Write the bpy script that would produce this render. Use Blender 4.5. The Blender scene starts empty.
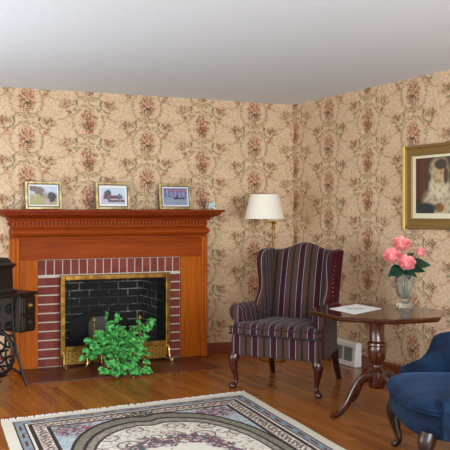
import bpy, bmesh, math, random
from mathutils import Vector, Matrix, noise as mnoise
R = random.Random(7)
SC = bpy.context.scene
COL = SC.collection
PI = math.pi
rad = math.radians

# ------------------------------------------------------------------ colours / node helpers
def lin(c):
    c = c / 255.0
    return c / 12.92 if c <= 0.04045 else ((c + 0.055) / 1.055) ** 2.4
def rgb(r, g, b): return (lin(r), lin(g), lin(b), 1.0)

class X:
    """a value socket with arithmetic"""
    def __init__(s, nt, sock): s.nt, s.s = nt, sock
    def op(s, o, b=None, c=None):
        n = s.nt.nodes.new('ShaderNodeMath'); n.operation = o
        for i, v in enumerate((s, b, c)):
            if v is None: continue
            if isinstance(v, X): s.nt.links.new(v.s, n.inputs[i])
            else: n.inputs[i].default_value = v
        return X(s.nt, n.outputs[0])
    def __add__(s, b): return s.op('ADD', b)
    __radd__ = __add__
    def __sub__(s, b): return s.op('SUBTRACT', b)
    def __rsub__(s, b): return s.op('MULTIPLY', -1.0).op('ADD', b)
    def __mul__(s, b): return s.op('MULTIPLY', b)
    __rmul__ = __mul__
    def __truediv__(s, b): return s.op('DIVIDE', b)
    def abs(s): return s.op('ABSOLUTE')
    def floor(s): return s.op('FLOOR')
    def frac(s): return s.op('FRACT')
    def sqrt(s): return s.op('SQRT')
    def pw(s, b): return s.op('POWER', b)
    def gt(s, b): return s.op('GREATER_THAN', b)
    def lt(s, b): return s.op('LESS_THAN', b)
    def mx(s, b): return s.op('MAXIMUM', b)
    def mn(s, b): return s.op('MINIMUM', b)
    def sm(s, a, b):
        n = s.nt.nodes.new('ShaderNodeMapRange'); n.interpolation_type = 'SMOOTHSTEP'
        s.nt.links.new(s.s, n.inputs[0])
        if a < b:
            n.inputs[1].default_value, n.inputs[2].default_value, n.inputs[3].default_value, n.inputs[4].default_value = a, b, 0, 1
        else:
            n.inputs[1].default_value, n.inputs[2].default_value, n.inputs[3].default_value, n.inputs[4].default_value = b, a, 1, 0
        return X(s.nt, n.outputs[0])
    def band(s, a, b): return s.gt(a) * s.lt(b)

class Mat:
    def __init__(s, name, color=(.5, .5, .5, 1), rough=.5, metal=0.0, spec=None, coat=0.0):
        s.m = bpy.data.materials.new(name); s.m.use_nodes = True
        s.nt = s.m.node_tree
        s.b = s.nt.nodes['Principled BSDF']
        s.b.inputs['Base Color'].default_value = color
        s.b.inputs['Roughness'].default_value = rough
        s.b.inputs['Metallic'].default_value = metal
        if spec is not None: s.b.inputs['Specular IOR Level'].default_value = spec
        if coat: s.b.inputs['Coat Weight'].default_value = coat; s.b.inputs['Coat Roughness'].default_value = .15
        s.m.diffuse_color = color
    def coords(s, kind='Object'):
        n = s.nt.nodes.new('ShaderNodeTexCoord')
        sp = s.nt.nodes.new('ShaderNodeSeparateXYZ')
        s.nt.links.new(n.outputs[kind], sp.inputs[0])
        return [X(s.nt, sp.outputs[i]) for i in range(3)]
    def vec(s, x=0.0, y=0.0, z=0.0):
        n = s.nt.nodes.new('ShaderNodeCombineXYZ')
        for i, v in enumerate((x, y, z)):
            if isinstance(v, X): s.nt.links.new(v.s, n.inputs[i])
            else: n.inputs[i].default_value = v
        return n.outputs[0]
    def noise(s, vec, scale=5.0, detail=2.0, rough=.5, dist=0.0):
        n = s.nt.nodes.new('ShaderNodeTexNoise')
        s.nt.links.new(vec, n.inputs['Vector'])
        n.inputs['Scale'].default_value = scale; n.inputs['Detail'].default_value = detail
        n.inputs['Roughness'].default_value = rough; n.inputs['Distortion'].default_value = dist
        return X(s.nt, n.outputs['Fac'])
    def white(s, vec):
        n = s.nt.nodes.new('ShaderNodeTexWhiteNoise'); n.noise_dimensions = '3D'
        s.nt.links.new(vec, n.inputs['Vector']); return X(s.nt, n.outputs['Value'])
    def voro(s, vec, scale, feature='F1'):
        n = s.nt.nodes.new('ShaderNodeTexVoronoi'); n.feature = feature
        s.nt.links.new(vec, n.inputs['Vector']); n.inputs['Scale'].default_value = scale
        return X(s.nt, n.outputs['Distance'])
    def mix(s, f, a, b):
        n = s.nt.nodes.new('ShaderNodeMix'); n.data_type = 'RGBA'
        for i, v in ((0, f), (6, a), (7, b)):
            if isinstance(v, X): s.nt.links.new(v.s, n.inputs[i])
            elif hasattr(v, 'is_output'): s.nt.links.new(v, n.inputs[i])
            else: n.inputs[i].default_value = v
        return n.outputs[2]
    def color(s, sock): s.nt.links.new(sock, s.b.inputs['Base Color']); return s
    def rough(s, x): s.nt.links.new(x.s, s.b.inputs['Roughness']); return s
    def bump(s, x, strength=.3, dist=.01):
        n = s.nt.nodes.new('ShaderNodeBump'); n.inputs['Strength'].default_value = strength
        n.inputs['Distance'].default_value = dist
        s.nt.links.new(x.s, n.inputs['Height']); s.nt.links.new(n.outputs[0], s.b.inputs['Normal']); return s

def wood(name, c1, c2, axis='x', rough=.35, scale=1.0, coat=0.0):
    M = Mat(name, c1, rough, coat=coat, spec=.14 if name.startswith('mantel') else None)
    p = M.coords(); k = {'x': (1.2, 22, 22), 'y': (22, 1.2, 22), 'z': (22, 22, 1.2)}[axis]
    v = M.vec(*[p[i] * (k[i] * scale) for i in range(3)])
    n = M.noise(v, 2.2, 4, .6, .4)
    M.color(M.mix(n.sm(.3, .72), c1, c2)); return M.m

# ------------------------------------------------------------------ mesh helpers
def box(bm, x0, x1, y0, y1, z0, z1, M=None):
    vs = [bm.verts.new(Vector((x, y, z))) for x in (x0, x1) for y in (y0, y1) for z in (z0, z1)]
    for f in ((0, 1, 3, 2), (4, 6, 7, 5), (0, 4, 5, 1), (2, 3, 7, 6), (0, 2, 6, 4), (1, 5, 7, 3)):
        bm.faces.new([vs[i] for i in f])
    if M is not None:
        for v in vs: v.co = M @ v.co
    return vs

def loft(bm, rings, cap=True, closed=True):
    vr = [[bm.verts.new(Vector(p)) for p in r] for r in rings]
    n = len(vr[0])
    for a, b in zip(vr, vr[1:]):
        for i in range(n if closed else n - 1):
            j = (i + 1) % n
            try: bm.faces.new((a[i], a[j], b[j], b[i]))
            except ValueError: pass
    if cap and n > 2:
        bm.faces.new(list(reversed(vr[0]))); bm.faces.new(vr[-1])
    return vr

def lathe(bm, prof, c=(0, 0, 0), seg=24, cap=True):
    rings = [[(c[0] + r * math.cos(2 * PI * k / seg), c[1] + r * math.sin(2 * PI * k / seg), c[2] + z) for k in range(seg)] for r, z in prof]
    return loft(bm, rings, cap)

def spline(pts, n=6):
    pts = [Vector(p) for p in pts]; out = []
    P = [pts[0] * 2 - pts[1]] + pts + [pts[-1] * 2 - pts[-2]]
    for i in range(1, len(P) - 2):
        a, b, c, d = P[i - 1:i + 3]
        for k in range(n):
            t = k / n
            out.append(.5 * ((2 * b) + (c - a) * t + (2 * a - 5 * b + 4 * c - d) * t * t + (3 * b - a - 3 * c + d) * t ** 3))
    out.append(pts[-1]); return out

def tube(bm, pts, rs, seg=8, n=0, flat=1.0):
    """rs: a radius or one radius per point; n > 0 smooths the path"""
    if not isinstance(rs, (list, tuple)): rs = [rs] * len(pts)
    if n:
        q = spline([(*Vector(p), ) for p in pts], n)
        rr = [v[0] for v in spline([(r, 0, 0) for r in rs], n)]
        pts, rs = q, rr
    pts = [Vector(p) for p in pts]
    t0 = (pts[1] - pts[0]).normalized()
    up = Vector((0, 0, 1)) if abs(t0.z) < .9 else Vector((1, 0, 0))
    rings = []
    for i, p in enumerate(pts):
        t = (pts[min(i + 1, len(pts) - 1)] - pts[max(i - 1, 0)]).normalized()
        s = t.cross(up)
        if s.length < 1e-4: s = Vector((1, 0, 0))
        s.normalize(); u = s.cross(t).normalized(); up = u
        rings.append([p + s * (rs[i] * flat * math.cos(2 * PI * k / seg)) + u * (rs[i] * math.sin(2 * PI * k / seg)) for k in range(seg)])
    return loft(bm, rings)

def prism(bm, poly, z0, z1, M=None):
    vr = loft(bm, [[(x, y, z0) for x, y in poly], [(x, y, z1) for x, y in poly]])
    if M is not None:
        for r in vr:
            for v in r: v.co = M @ v.co
    return vr

def ball(bm, c, r, u=12, v=8, sc=(1, 1, 1)):
    M = Matrix.Translation(Vector(c)) @ Matrix.Diagonal((*[r * s for s in sc], 1))
    bmesh.ops.create_uvsphere(bm, u_segments=u, v_segments=v, radius=1, matrix=M)

def obj(name, bm, mat, parent=None, smooth=True, bevel=0, bseg=2, sub=0, auto=40):
    bmesh.ops.recalc_face_normals(bm, faces=bm.faces)
    me = bpy.data.meshes.new(name); bm.to_mesh(me); bm.free()
    for m in (mat if isinstance(mat, list) else [mat]): me.materials.append(m)
    o = bpy.data.objects.new(name, me); COL.objects.link(o)
    if parent: o.parent = parent
    if smooth:
        for p in me.polygons: p.use_smooth = True
        if auto and not sub:
            a = rad(auto); lim = math.cos(a)
            b2 = bmesh.new(); b2.from_mesh(me)
            for e in b2.edges:
                if len(e.link_faces) == 2 and e.link_faces[0].normal.dot(e.link_faces[1].normal) < lim: e.smooth = False
            b2.to_mesh(me); b2.free()
    if bevel:
        d = o.modifiers.new('edge', 'BEVEL'); d.width = bevel; d.segments = bseg; d.limit_method = 'ANGLE'; d.angle_limit = rad(35)
        d.harden_normals = False
    if sub:
        d = o.modifiers.new('sub', 'SUBSURF'); d.levels = sub; d.render_levels = sub
    return o

def nb(): return bmesh.new()
def tag(o, label, cat, group=None):
    o['label'] = label; o['category'] = cat
    if group: o['group'] = group
    return o
def thing(name, label, cat, loc=(0, 0, 0), rz=0, group=None):
    o = bpy.data.objects.new(name, None); COL.objects.link(o); o.empty_display_size = .1
    o.location = loc; o.rotation_euler = (0, 0, rz)
    return tag(o, label, cat, group)
def struct(name, bm, mat, **k):
    o = obj(name, bm, mat, **k); o['kind'] = 'structure'; return o

# ------------------------------------------------------------------ camera
cam = bpy.data.cameras.new('camera'); co = bpy.data.objects.new('camera', cam); COL.objects.link(co)
co.location = (-4.441, -6.816, 1.36)
co.rotation_euler = (rad(90), 0, -math.atan2(795, 1886))
cam.sensor_width = 36; cam.lens = 795 / 450 * 36
cam.shift_x = 75 / 450; cam.shift_y = -13 / 450
cam.clip_start = .05
SC.camera = co

# ------------------------------------------------------------------ materials
def wallpaper(name, axis, c0, zoff, BASE0=rgb(225, 196, 165), BASE1=rgb(217, 187, 155)):
    M = Mat(name, rgb(214, 184, 150), .75, spec=.25)
    p = M.coords(); a = p[axis]; z = p[2]
    Pd, V = .570, .342
    u = (a - c0) / Pd
    col = (u + .5).floor()
    fu = (u - col) * Pd
    par = (col * .5).frac() * 2.0
    v = (z - zoff) / V + par * .5
    fv = ((v + .5).frac() - .5) * V
    au = fu.abs()
    vec = M.vec(fu, fv, par * 3.7)
    vec2 = M.vec(a, z, 0)
    def ell(cx, cz, rx, rz, x=au, y=fv):
        dx = (x - cx) / rx; dz = (y - cz) / rz
        return (dx * dx + dz * dz).sqrt()
    n1 = M.noise(vec, 40, 2, .55); n2 = M.noise(vec, 52, 2, .55, .3); n3 = M.noise(vec, 27, 2, .6)
    n4 = M.noise(vec, 90, 1, .5); n5 = M.noise(vec2, 38, 2, .6)
    wob = (n3 - .5) * .9
    hv = V * .5
    bq = ell(0.0, .02, .076, .112, fu, fv) + wob          # flower head of the bouquet
    bq2 = ell(0.0, -.035, .055, .050, fu, fv) + wob       # dark heart and stems below it
    bq3 = ell(0.0, -.085, .060, .035, fu, fv) + wob
    s1 = ell(.200, hv, .066, .043, au, fv.abs()) + wob
    s2 = ell(.370, 0.0, .066, .043, au, fv) + wob
    sp = s1.mn(s2)
    s3 = ell(.175, .070, .026, .034, au, fv) + wob * .6
    s4 = ell(.395, -.101, .026, .034, au, fv) + wob * .6
    sm_ = s3.mn(s4)
    base = M.mix(M.noise(vec2, 9, 3).sm(.3, .7), BASE0, BASE1)
    base = M.mix(n5.sm(.48, .62) * .42, base, rgb(182, 154, 108))
    base = M.mix(M.noise(vec, 64, 1, .5).sm(.60, .67) * (au * 3.0 + .1).mn(1.0) * .5, base, rgb(150, 120, 78))
    base = M.mix(M.noise(M.vec(fv, fu, par * 5.1), 60, 1, .5).sm(.63, .69) * .55, base, rgb(178, 118, 92))
    # faint cartouche of leafy strokes round each bouquet, tendrils between
    r1 = ell(0.0, .01, .145, .150, fu, fv)
    ring = ((r1 - 1.0).abs() + (n2 - .5) * .35).sm(.16, .03) * (n1.sm(.40, .54))
    ring2 = ((ell(.285, hv * .5, .10, .06, au, fv) - 1.0).abs() + (n3 - .5) * .6).sm(.20, .03)
    tw = ((ell(.055, -.150, .060, .045, au, fv) - 1.0).abs() + (n1 - .5) * .5).sm(.22, .05)
    c = M.mix((ring * .8).mx(ring2 * .5).mx(tw * .7), base, rgb(150, 130, 86))
    # sage C-scrolls cradling the sprays
    q1 = ell(.205, hv - .005, .095, .068, au, fv)
    cs = ((q1 - 1.0).abs() + (n2 - .5) * .25).sm(.15, .06) * au.lt(.215) * fv.gt(.0) * (n1.sm(.38, .50))
    q2 = ell(.205, -hv - .005, .095, .068, au, fv)
    cs2 = ((q2 - 1.0).abs() + (n2 - .5) * .25).sm(.15, .06) * au.lt(.18) * fv.lt(-hv + .035) * fv.lt(0.0)
    c = M.mix(cs.mx(cs2) * .75, c, rgb(100, 106, 80))
    inb = bq.sm(1.45, .35); ins = sp.sm(1.35, .35); insm = sm_.sm(1.2, .6)
    c = M.mix(inb.mx(ins * .6).mx(insm * .7).mx(bq3.sm(1.2, .5) * .6) * .32, c, rgb(178, 138, 104))
    lm = inb.mx(ins * .9).mx(bq3.sm(1.2, .5) * .8)
    leaf = (n1 + lm * .10).sm(.60, .65) * lm.sm(.05, .4)
    c = M.mix(leaf * .85, c, rgb(112, 106, 66))
    rm = inb.mx(ins * .70).mx(insm * .8)
    rose = (n2 + rm * .10).sm(.595, .64) * rm.sm(.05, .4)
    c = M.mix(rose * .85, c, rgb(158, 80, 60))
    pk = (n4 + rm * .06).sm(.62, .68) * rm.sm(.05, .4)
    c = M.mix(pk * .7, c, rgb(204, 126, 104))
    dk = (n3.sm(.47, .54)) * bq2.sm(1.3, .4).mx(ins * .28)
    c = M.mix(dk * .85, c, rgb(80, 76, 50))
    M.color(c); return M.m
M_paperB = wallpaper('wallpaper_back', 0, -.457, 2.33)
M_paperR = wallpaper('wallpaper_right', 1, -.60, 2.31)

def m_ceiling():
    M = Mat('ceiling_paint', rgb(222, 232, 242), .9, spec=.1)
    p = M.coords(); n = M.noise(M.vec(p[0], p[1], p[2]), 45, 3)
    M.bump(n, .25, .008); return M.m
def m_floor():
    M = Mat('oak_floor', rgb(165, 100, 50), .3)
    p = M.coords(); w = .066
    u = p[0] / w; cu = u.floor(); fu = u.frac()
    vv = (p[1] + M.white(M.vec(cu, 3.3, 0)) * 3.0) / 1.1
    cv = vv.floor(); fv = vv.frac()
    rnd = M.white(M.vec(cu, cv, 1.0))
    g = M.noise(M.vec(p[0] * 55.0, p[1] * 3.0, rnd * 20.0), 1.0, 4, .6, .5)
    c = M.mix(rnd, rgb(136, 76, 27), rgb(170, 102, 40))
    c = M.mix(g.sm(.42, .75) * .55, c, rgb(102, 52, 18))
    blotch = M.noise(M.vec(p[0], p[1], 5.0), 2.5, 2).sm(.45, .75)
    c = M.mix(blotch * .3, c, rgb(118, 62, 24))
    seam = fu.lt(.03).mx(fv.lt(.003))
    c = M.mix(seam * .7, c, rgb(70, 36, 14))
    M.color(c); M.b.inputs['Roughness'].default_value = .27
    M.bump(seam * -1.0, .3, .002); return M.m
M_ceil = m_ceiling(); M_floor = m_floor()
M_plain = Mat('plain_plaster', rgb(214, 196, 170), .9).m
M_wood = wood('mantel_wood', rgb(156, 68, 15), rgb(134, 54, 9), 'x', .55)
M_woodv = wood('mantel_wood_upright', rgb(186, 96, 18), rgb(160, 76, 10), 'z', .55)
M_woodd = wood('mantel_shelf_wood', rgb(138, 54, 14), rgb(114, 41, 9), 'x', .5)
M_base = wood('baseboard_wood', rgb(126, 54, 28), rgb(96, 38, 18), 'x', .35)
M_basey = wood('baseboard_wood_side', rgb(126, 62, 34), rgb(96, 44, 22), 'y', .35)
M_mahog = wood('mahogany', rgb(92, 38, 18), rgb(52, 20, 10), 'z', .22, coat=.4)
M_mahogt = wood('mahogany_top', rgb(74, 36, 20), rgb(44, 20, 11), 'x', .12, coat=.35)
M_cherry = wood('dark_cherry', rgb(74, 28, 20), rgb(40, 14, 10), 'z', .25, coat=.4)
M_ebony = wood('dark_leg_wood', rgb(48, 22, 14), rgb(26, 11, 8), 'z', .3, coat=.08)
M_walnut = wood('old_walnut', rgb(38, 25, 18), rgb(22, 14, 10), 'x', .42)
M_walnut2 = wood('old_walnut_drawer', rgb(46, 28, 20), rgb(26, 15, 10), 'z', .42)
M_iron = Mat('black_iron', rgb(30, 31, 32), .42, .5).m
def m_brass(name, c1, c2, r):
    M = Mat(name, c1, r, .85); p = M.coords()
    M.color(M.mix(M.noise(M.vec(*p), 14, 3).sm(.35, .7), c1, c2)); return M.m
M_brass = m_brass('aged_brass', rgb(176, 132, 58), rgb(120, 84, 36), .38)
M_brassb = m_brass('bright_brass', rgb(226, 192, 120), rgb(200, 160, 84), .2)
M_gold = m_brass('gilt_frame', rgb(208, 188, 138), rgb(158, 136, 90), .4)
M_goldd = Mat('dull_gilt', rgb(142, 112, 62), .5, .35).m
M_goldlit = Mat('lit_gilt_edge', rgb(222, 184, 92), .35, .5).m  # paler gilt with the light on the frame's bevel put into its colour
M_black = Mat('black_backing', rgb(22, 20, 18), .7).m
M_white = Mat('white_mat', rgb(236, 234, 230), .7).m
M_cream = Mat('cream_mat', rgb(232, 222, 190), .7).m

def m_brick():
    M = Mat('red_brick', rgb(140, 60, 48), .8); p = M.coords()
    n = M.noise(M.vec(*p), 22, 4, .65)
    b = M.white(M.vec((p[0] / .0755 + 50.35).floor(), (p[2] / .078).floor(), 0))
    c = M.mix(b, rgb(116, 44, 36), rgb(140, 62, 48))
    c = M.mix(n.sm(.45, .75) * .6, c, rgb(104, 46, 40))
    M.color(c); M.bump(n, .4, .006); return M.m
M_brick = m_brick()
M_mortar = Mat('pale_mortar', rgb(206, 198, 184), .9).m
def m_firebox():
    M = Mat('sooty_firebrick', rgb(36, 34, 32), .9); p = M.coords()
    h = .075; row = (p[2] / h).floor(); s = (row * .5).frac()
    q = (p[0] + p[1]) / .2 + s
    m = (p[2] / h).frac().lt(.13).mx(q.frac().lt(.05))
    n = M.noise(M.vec(*p), 4.5, 2).sm(.40, .60)
    n2 = M.noise(M.vec(*p), 30, 2).sm(.3, .6)
    c = M.mix(M.noise(M.vec(*p), 18, 3), rgb(28, 26, 25), rgb(60, 56, 52))
    c = M.mix(m * (n * .9 + .15) * n2, c, rgb(235, 232, 224))
    M.color(c); return M.m
M_fire = m_firebox()
def m_hearth():
    M = Mat('hearth_tile', rgb(96, 50, 32), .4); p = M.coords(); t = .152
    g = ((p[0] + .02) / t).frac().lt(.02).mx(((p[1] + .655) / t).frac().lt(.025))
    r = M.white(M.vec(((p[0] + .02) / t).floor(), ((p[1] + .655) / t).floor(), 0))
    c = M.mix(r, rgb(88, 42, 26), rgb(116, 62, 38))
    c = M.mix(M.noise(M.vec(*p), 20, 3).sm(.4, .8) * .5, c, rgb(76, 38, 24))
    c = M.mix(g * .6, c, rgb(60, 36, 26)); M.color(c); return M.m
M_hearth = m_hearth()
def m_screen():
    M = Mat('fire_mesh', rgb(26, 25, 24), .6, .3)
    t = M.nt.nodes.new('ShaderNodeBsdfTransparent'); mx = M.nt.nodes.new('ShaderNodeMixShader')
    mx.inputs[0].default_value = .2
    M.nt.links.new(t.outputs[0], mx.inputs[1]); M.nt.links.new(M.b.outputs[0], mx.inputs[2])
    M.nt.links.new(mx.outputs[0], M.nt.nodes['Material Output'].inputs[0]); return M.m
M_mesh = m_screen()

def stripe(name, axis, shift=0.0):
    M = Mat(name, rgb(80, 30, 36), .85, spec=.2)
    p = M.coords(); T = .148
    f = ((p[axis] + shift) / T + .5).frac()
    d = (f - .5).abs() * T          # 0 at the maroon centre, T/2 at the green line
    n = M.noise(M.vec(p[0] * 400.0, p[1] * 400.0, p[2] * 400.0), 1, 1)
    tan = M.mix((d * 190.0).frac().gt(.5), rgb(98, 62, 48), rgb(60, 34, 32))
    c = M.mix(d.lt(.0185), tan, rgb(58, 14, 24))
    c = M.mix(d.band(.0185, .0225), c, rgb(22, 20, 30))
    c = M.mix(d.band(.0225, .0265), c, rgb(150, 154, 164))
    c = M.mix(d.band(.0265, .0305), c, rgb(26, 22, 30))
    c = M.mix(d.gt(.065), c, rgb(18, 38, 34))
    c = M.mix(n.sm(.4, .7) * .25, c, rgb(34, 20, 24))
    M.color(c); M.b.inputs['Sheen Weight'].default_value = .08; return M.m
M_sx = stripe('striped_fabric', 0); M_sy = stripe('striped_fabric_side', 1, .06)
M_maroon = Mat('maroon_fabric', rgb(70, 16, 28), .85, spec=.2).m
M_piping = Mat('dark_piping', rgb(44, 22, 30), .8).m
def m_velvet():
    M = Mat('blue_velvet', rgb(28, 62, 112), .8, spec=.2); p = M.coords()
    n = M.noise(M.vec(p[0], p[1] * 1.0, p[2]), 7, 3, .6, .8).sm(.35, .7)
    M.color(M.mix(n, rgb(6, 19, 38), rgb(16, 42, 70)))
    M.b.inputs['Sheen Weight'].default_value = .22; M.b.inputs['Sheen Roughness'].default_value = .4
    M.b.inputs['Sheen Tint'].default_value = rgb(120, 160, 220); return M.m
M_velvet = m_velvet()
M_shade = Mat('cream_shade', rgb(240, 232, 216), .8)
M_shade.b.inputs['Subsurface Weight'].default_value = 0.0
M_shade = M_shade.m
def m_glass():
    M = Mat('cut_glass', (.78, .80, .72, 1), .05)
    M.b.inputs['Transmission Weight'].default_value = .92; M.b.inputs['IOR'].default_value = 1.45; return M.m
M_glass = m_glass()
def m_pink():
    M = Mat('pink_petal', rgb(238, 130, 140), .6); p = M.coords()
    M.color(M.mix(M.noise(M.vec(*p), 60, 2).sm(.35, .7), rgb(240, 138, 142), rgb(250, 186, 184)))
    M.b.inputs['Sheen Weight'].default_value = .2; return M.m
M_pink = m_pink()
M_leafd = Mat('dark_leaf', rgb(24, 58, 40), .45).m
def m_leaf():
    M = Mat('green_leaf', rgb(40, 140, 60), .45); p = M.coords()
    c = M.mix(M.noise(M.vec(*p), 34, 2).sm(.32, .66), rgb(26, 102, 40), rgb(104, 200, 100)); M.color(c); return M.m
M_leaf = m_leaf()
M_stem = Mat('brown_stem', rgb(84, 60, 36), .7).m
def m_basket():
    M = Mat('brown_wicker', rgb(96, 54, 32), .7); p = M.coords('Generated')
    w = ((p[2] * 9.0).frac() - .5).abs()
    M.color(M.mix(w.sm(.1, .45), rgb(112, 66, 40), rgb(66, 36, 22))); return M.m
M_basket = m_basket()

# ------------------------------------------------------------------ room shell
XL, YF, H = -5.1, -7.7, 2.44
fx0, fx1, fzt = -2.445, -1.445, .80          # fireplace opening
b = nb(); box(b, XL, .12, YF, .12, -.12, 0); struct('floor', b, M_floor, smooth=False)
b = nb(); box(b, XL, .12, YF, .12, H, H + .1); struct('ceiling', b, M_ceil, smooth=False)
b = nb()
box(b, XL, fx0, 0, .12, 0, H); box(b, fx1, .12, 0, .12, 0, H); box(b, fx0, fx1, 0, .12, fzt, H)
struct('wall_back', b, M_paperB, smooth=False)
b = nb(); box(b, 0, .12, YF, 0, 0, H); struct('wall_right', b, M_paperR, smooth=False)
# the two walls behind the camera's view, each with an open window bay
def pierced(name, horizontal, c, openings, lo, hi):
    b = nb(); cur = lo
    def bx(a0, a1, z0, z1):
        if horizontal: box(b, a0, a1, c - .12, c, z0, z1)
        else: box(b, c - .12, c, a0, a1, z0, z1)
    for a0, a1, z0, z1 in openings:
        bx(cur, a0, 0, H); bx(a0, a1, 0, z0); bx(a0, a1, z1, H); cur = a1
    bx(cur, hi, 0, H)
    struct(name, b, M_plain, smooth=False)
WF = [(-4.3, -2.7, .75, 2.15), (-2.3, -.7, .75, 2.15)]
WL = [(-5.6, -4.2, .75, 2.05), (-3.1, -1.9, .45, 1.85), (-1.5, -.6, .4, 1.5)]
pierced('wall_front', True, YF, WF, XL, .12)
pierced('wall_left', False, XL, WL, YF, .12)
b = nb(); prof = [(0, 0), (-.022, 0), (-.022, .082), (-.016, .094), (-.006, .1), (0, .1)]
loft(b, [[(x, y, z) for y, z in prof] for x in (-1.03, -.001)]); struct('baseboard_back', b, M_base, bevel=0)
b = nb(); loft(b, [[(x, y, z) for y, z in prof] for x in (XL, -2.93)]); struct('baseboard_left', b, M_base)
b = nb(); loft(b, [[(y, x, z) for y, z in prof] for x in (YF, -.024)]); struct('baseboard_right', b, M_basey)

# ------------------------------------------------------------------ fireplace
fp = thing('fireplace', 'orange-brown wooden fireplace with dentil mantel shelf and red brick surround', 'fireplace', (0, 0, 0))
WX0, WX1 = -2.862, -1.062      # wooden surround (without its edge moulding)
BX0, BX1 = -2.664, -1.301      # brick field
YW = -.11
def umould(bm, x0, x1, y0, prof, side=1.0):
    rings = []
    for d, z in prof:
        e = d * side
        rings.append([(x0 - e, -.001, z), (x0 - e, y0 - d, z), (x1 + e, y0 - d, z), (x1 + e, -.001, z)])
    loft(bm, rings)
for s in (0, 1):
    b = nb(); a, c = (WX0, BX0) if s == 0 else (BX1, WX1)
    box(b, a, c, YW, -.001, .007, .945); obj('side_pilaster', b, M_woodv, fp, bevel=.003)
b = nb(); box(b, WX0, WX1, YW, -.001, .9455, 1.112); obj('header_panel', b, M_wood, fp, bevel=.003)
# raised edge moulding up both sides and across the top
for s in (0, 1):
    b = nb(); x0 = WX0 - .028 if s == 0 else WX1 - .034
    w = .062
    prof2 = [(0, 0), (0, -.018), (.012, -.03), (.03, -.022), (.045, -.03), (w, -.014), (w, 0)]
    if s == 0: prof2 = [(w - x, y) for x, y in prof2]
    loft(b, [[(x0 + x, YW - .001 + y if y < 0 else -.001, z) for x, y in prof2] for z in (.007, 1.128)])
    obj('edge_moulding', b, M_woodv, fp, auto=25)
b = nb(); box(b, WX0 + .034, WX1 - .034, YW - .016, YW, 1.082, 1.128); box(b, WX0 + .036, WX1 - .036, YW - .026, YW, 1.098, 1.118)
obj('top_bead', b, M_wood, fp, bevel=.005, bseg=3)
EX0, EX1 = WX0 - .016, WX1 + .008
def arc(d0, z0, d1, z1, bulge, n=8):
    return [(d0 + (d1 - d0) * t + bulge * math.sin(PI * t), z0 + (z1 - z0) * t) for t in [k / n for k in range(n + 1)]]
b = nb(); umould(b, EX0, EX1, YW - .012, [(.006, 1.1285), (.022, 1.1285), (.022, 1.142)] + arc(.008, 1.143, .008, 1.226, .038, 10) + [(.02, 1.228), (.02, 1.237)], .4)
obj('pulvinated_frieze', b, M_wood, fp, auto=30)
b = nb(); umould(b, EX0, EX1, YW - .012, [(.012, 1.2372), (.012, 1.282)])
x = EX0 - .024
while x < EX1 + .02:
    box(b, x, x + .02, YW - .012 - .030, YW - .012 - .010, 1.244, 1.275); x += .034
for ex, sg in ((EX0, -1), (EX1, 1)):
    y = -.10
    while y < -.01:
        xa, xb = sorted((ex + sg * .010, ex + sg * .030)); box(b, xa, xb, y, y + .02, 1.244, 1.275); y += .034
obj('dentil_band', b, M_wood, fp, smooth=False)
b = nb()
cy = [(.03, 1.2822), (.034, 1.29)] + [(.036 + .075 * t - .012 * math.sin(2 * PI * t), 1.291 + .058 * t) for t in [k / 10 for k in range(11)]] + [(.118, 1.352), (.118, 1.3555)]
umould(b, EX0, EX1, YW - .012, cy); obj('crown_moulding', b, M_woodd, fp, auto=30)
b = nb(); umould(b, EX0, EX1, YW - .012, [(.13, 1.356), (.138, 1.362), (.138, 1.376), (.132, 1.381)])
obj('mantel_shelf', b, M_woodd, fp, auto=30)
# brick surround
b = nb(); YB = -.085
box(b, BX0, fx0, YB, -.001, .007, .8); box(b, fx1, BX1, YB, -.001, .007, .8); box(b, BX0, BX1, YB, -.001, .8, .945)
obj('mortar_bed', b, M_mortar, fp, smooth=False)
b = nb()
n = 18; w = (BX1 - BX0) / n
for k in range(n):
    box(b, BX0 + k * w + .005, BX0 + (k + 1) * w - .005, YB - .006, YB + .03, .812, .94)
z = .012
while z < .79:
    z1 = min(z + .067, .803)
    box(b, BX0 + .003, fx0 + .0, YB - .006, YB + .03, z, z1); box(b, fx1, BX1 - .003, YB - .006, YB + .03, z, z1); z += .0785
obj('brick_surround', b, M_brick, fp, smooth=False, bevel=.003)
# firebox behind the wall
b = nb(); D = .50
box(b, fx0 - .06, fx0, -.08, D, 0, .86); box(b, fx1, fx1 + .06, -.08, D, 0, .86)
box(b, fx0 - .06, fx1 + .06, D, D + .06, 0, .86); box(b, fx0, fx1, -.08, D, .80, .86); box(b, fx0 - .06, fx1 + .06, .0, D, -.002, .012)
obj('firebox', b, M_fire, fp, smooth=False)
b = nb()
cxx = (fx0 + fx1) / 2 + .02
pl = [(-.30, 0), (.30, 0), (.30, .27)] + [(.30 * math.cos(PI * k / 12), .27 + .13 * math.sin(PI * k / 12)) for k in range(1, 12)] + [(-.30, .27)]
prism(b, pl, 0, .03, Matrix.Translation((cxx, .42, .012)) @ Matrix.Rotation(rad(90), 4, 'X'))
obj('fireback', b, M_black, fp, smooth=False, bevel=.006)
M_ash = Mat('grey_ash', rgb(150, 146, 140), .95).m
b = nb(); pl = [(-.09, 0), (.09, 0), (.10, .2), (.06, .26), (-.06, .26), (-.10, .2)]
prism(b, pl, 0, .012, Matrix.Translation((cxx - .02, .388, .10)) @ Matrix.Rotation(rad(90), 4, 'X'))
obj('fireback_relief', b, M_ash, fp, smooth=False, bevel=.004)
b = nb(); box(b, -2.87, -1.155, -.655, -.0865, .0003, .0065)
obj('hearth_tiles', b, M_hearth, fp, smooth=False)

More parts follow.
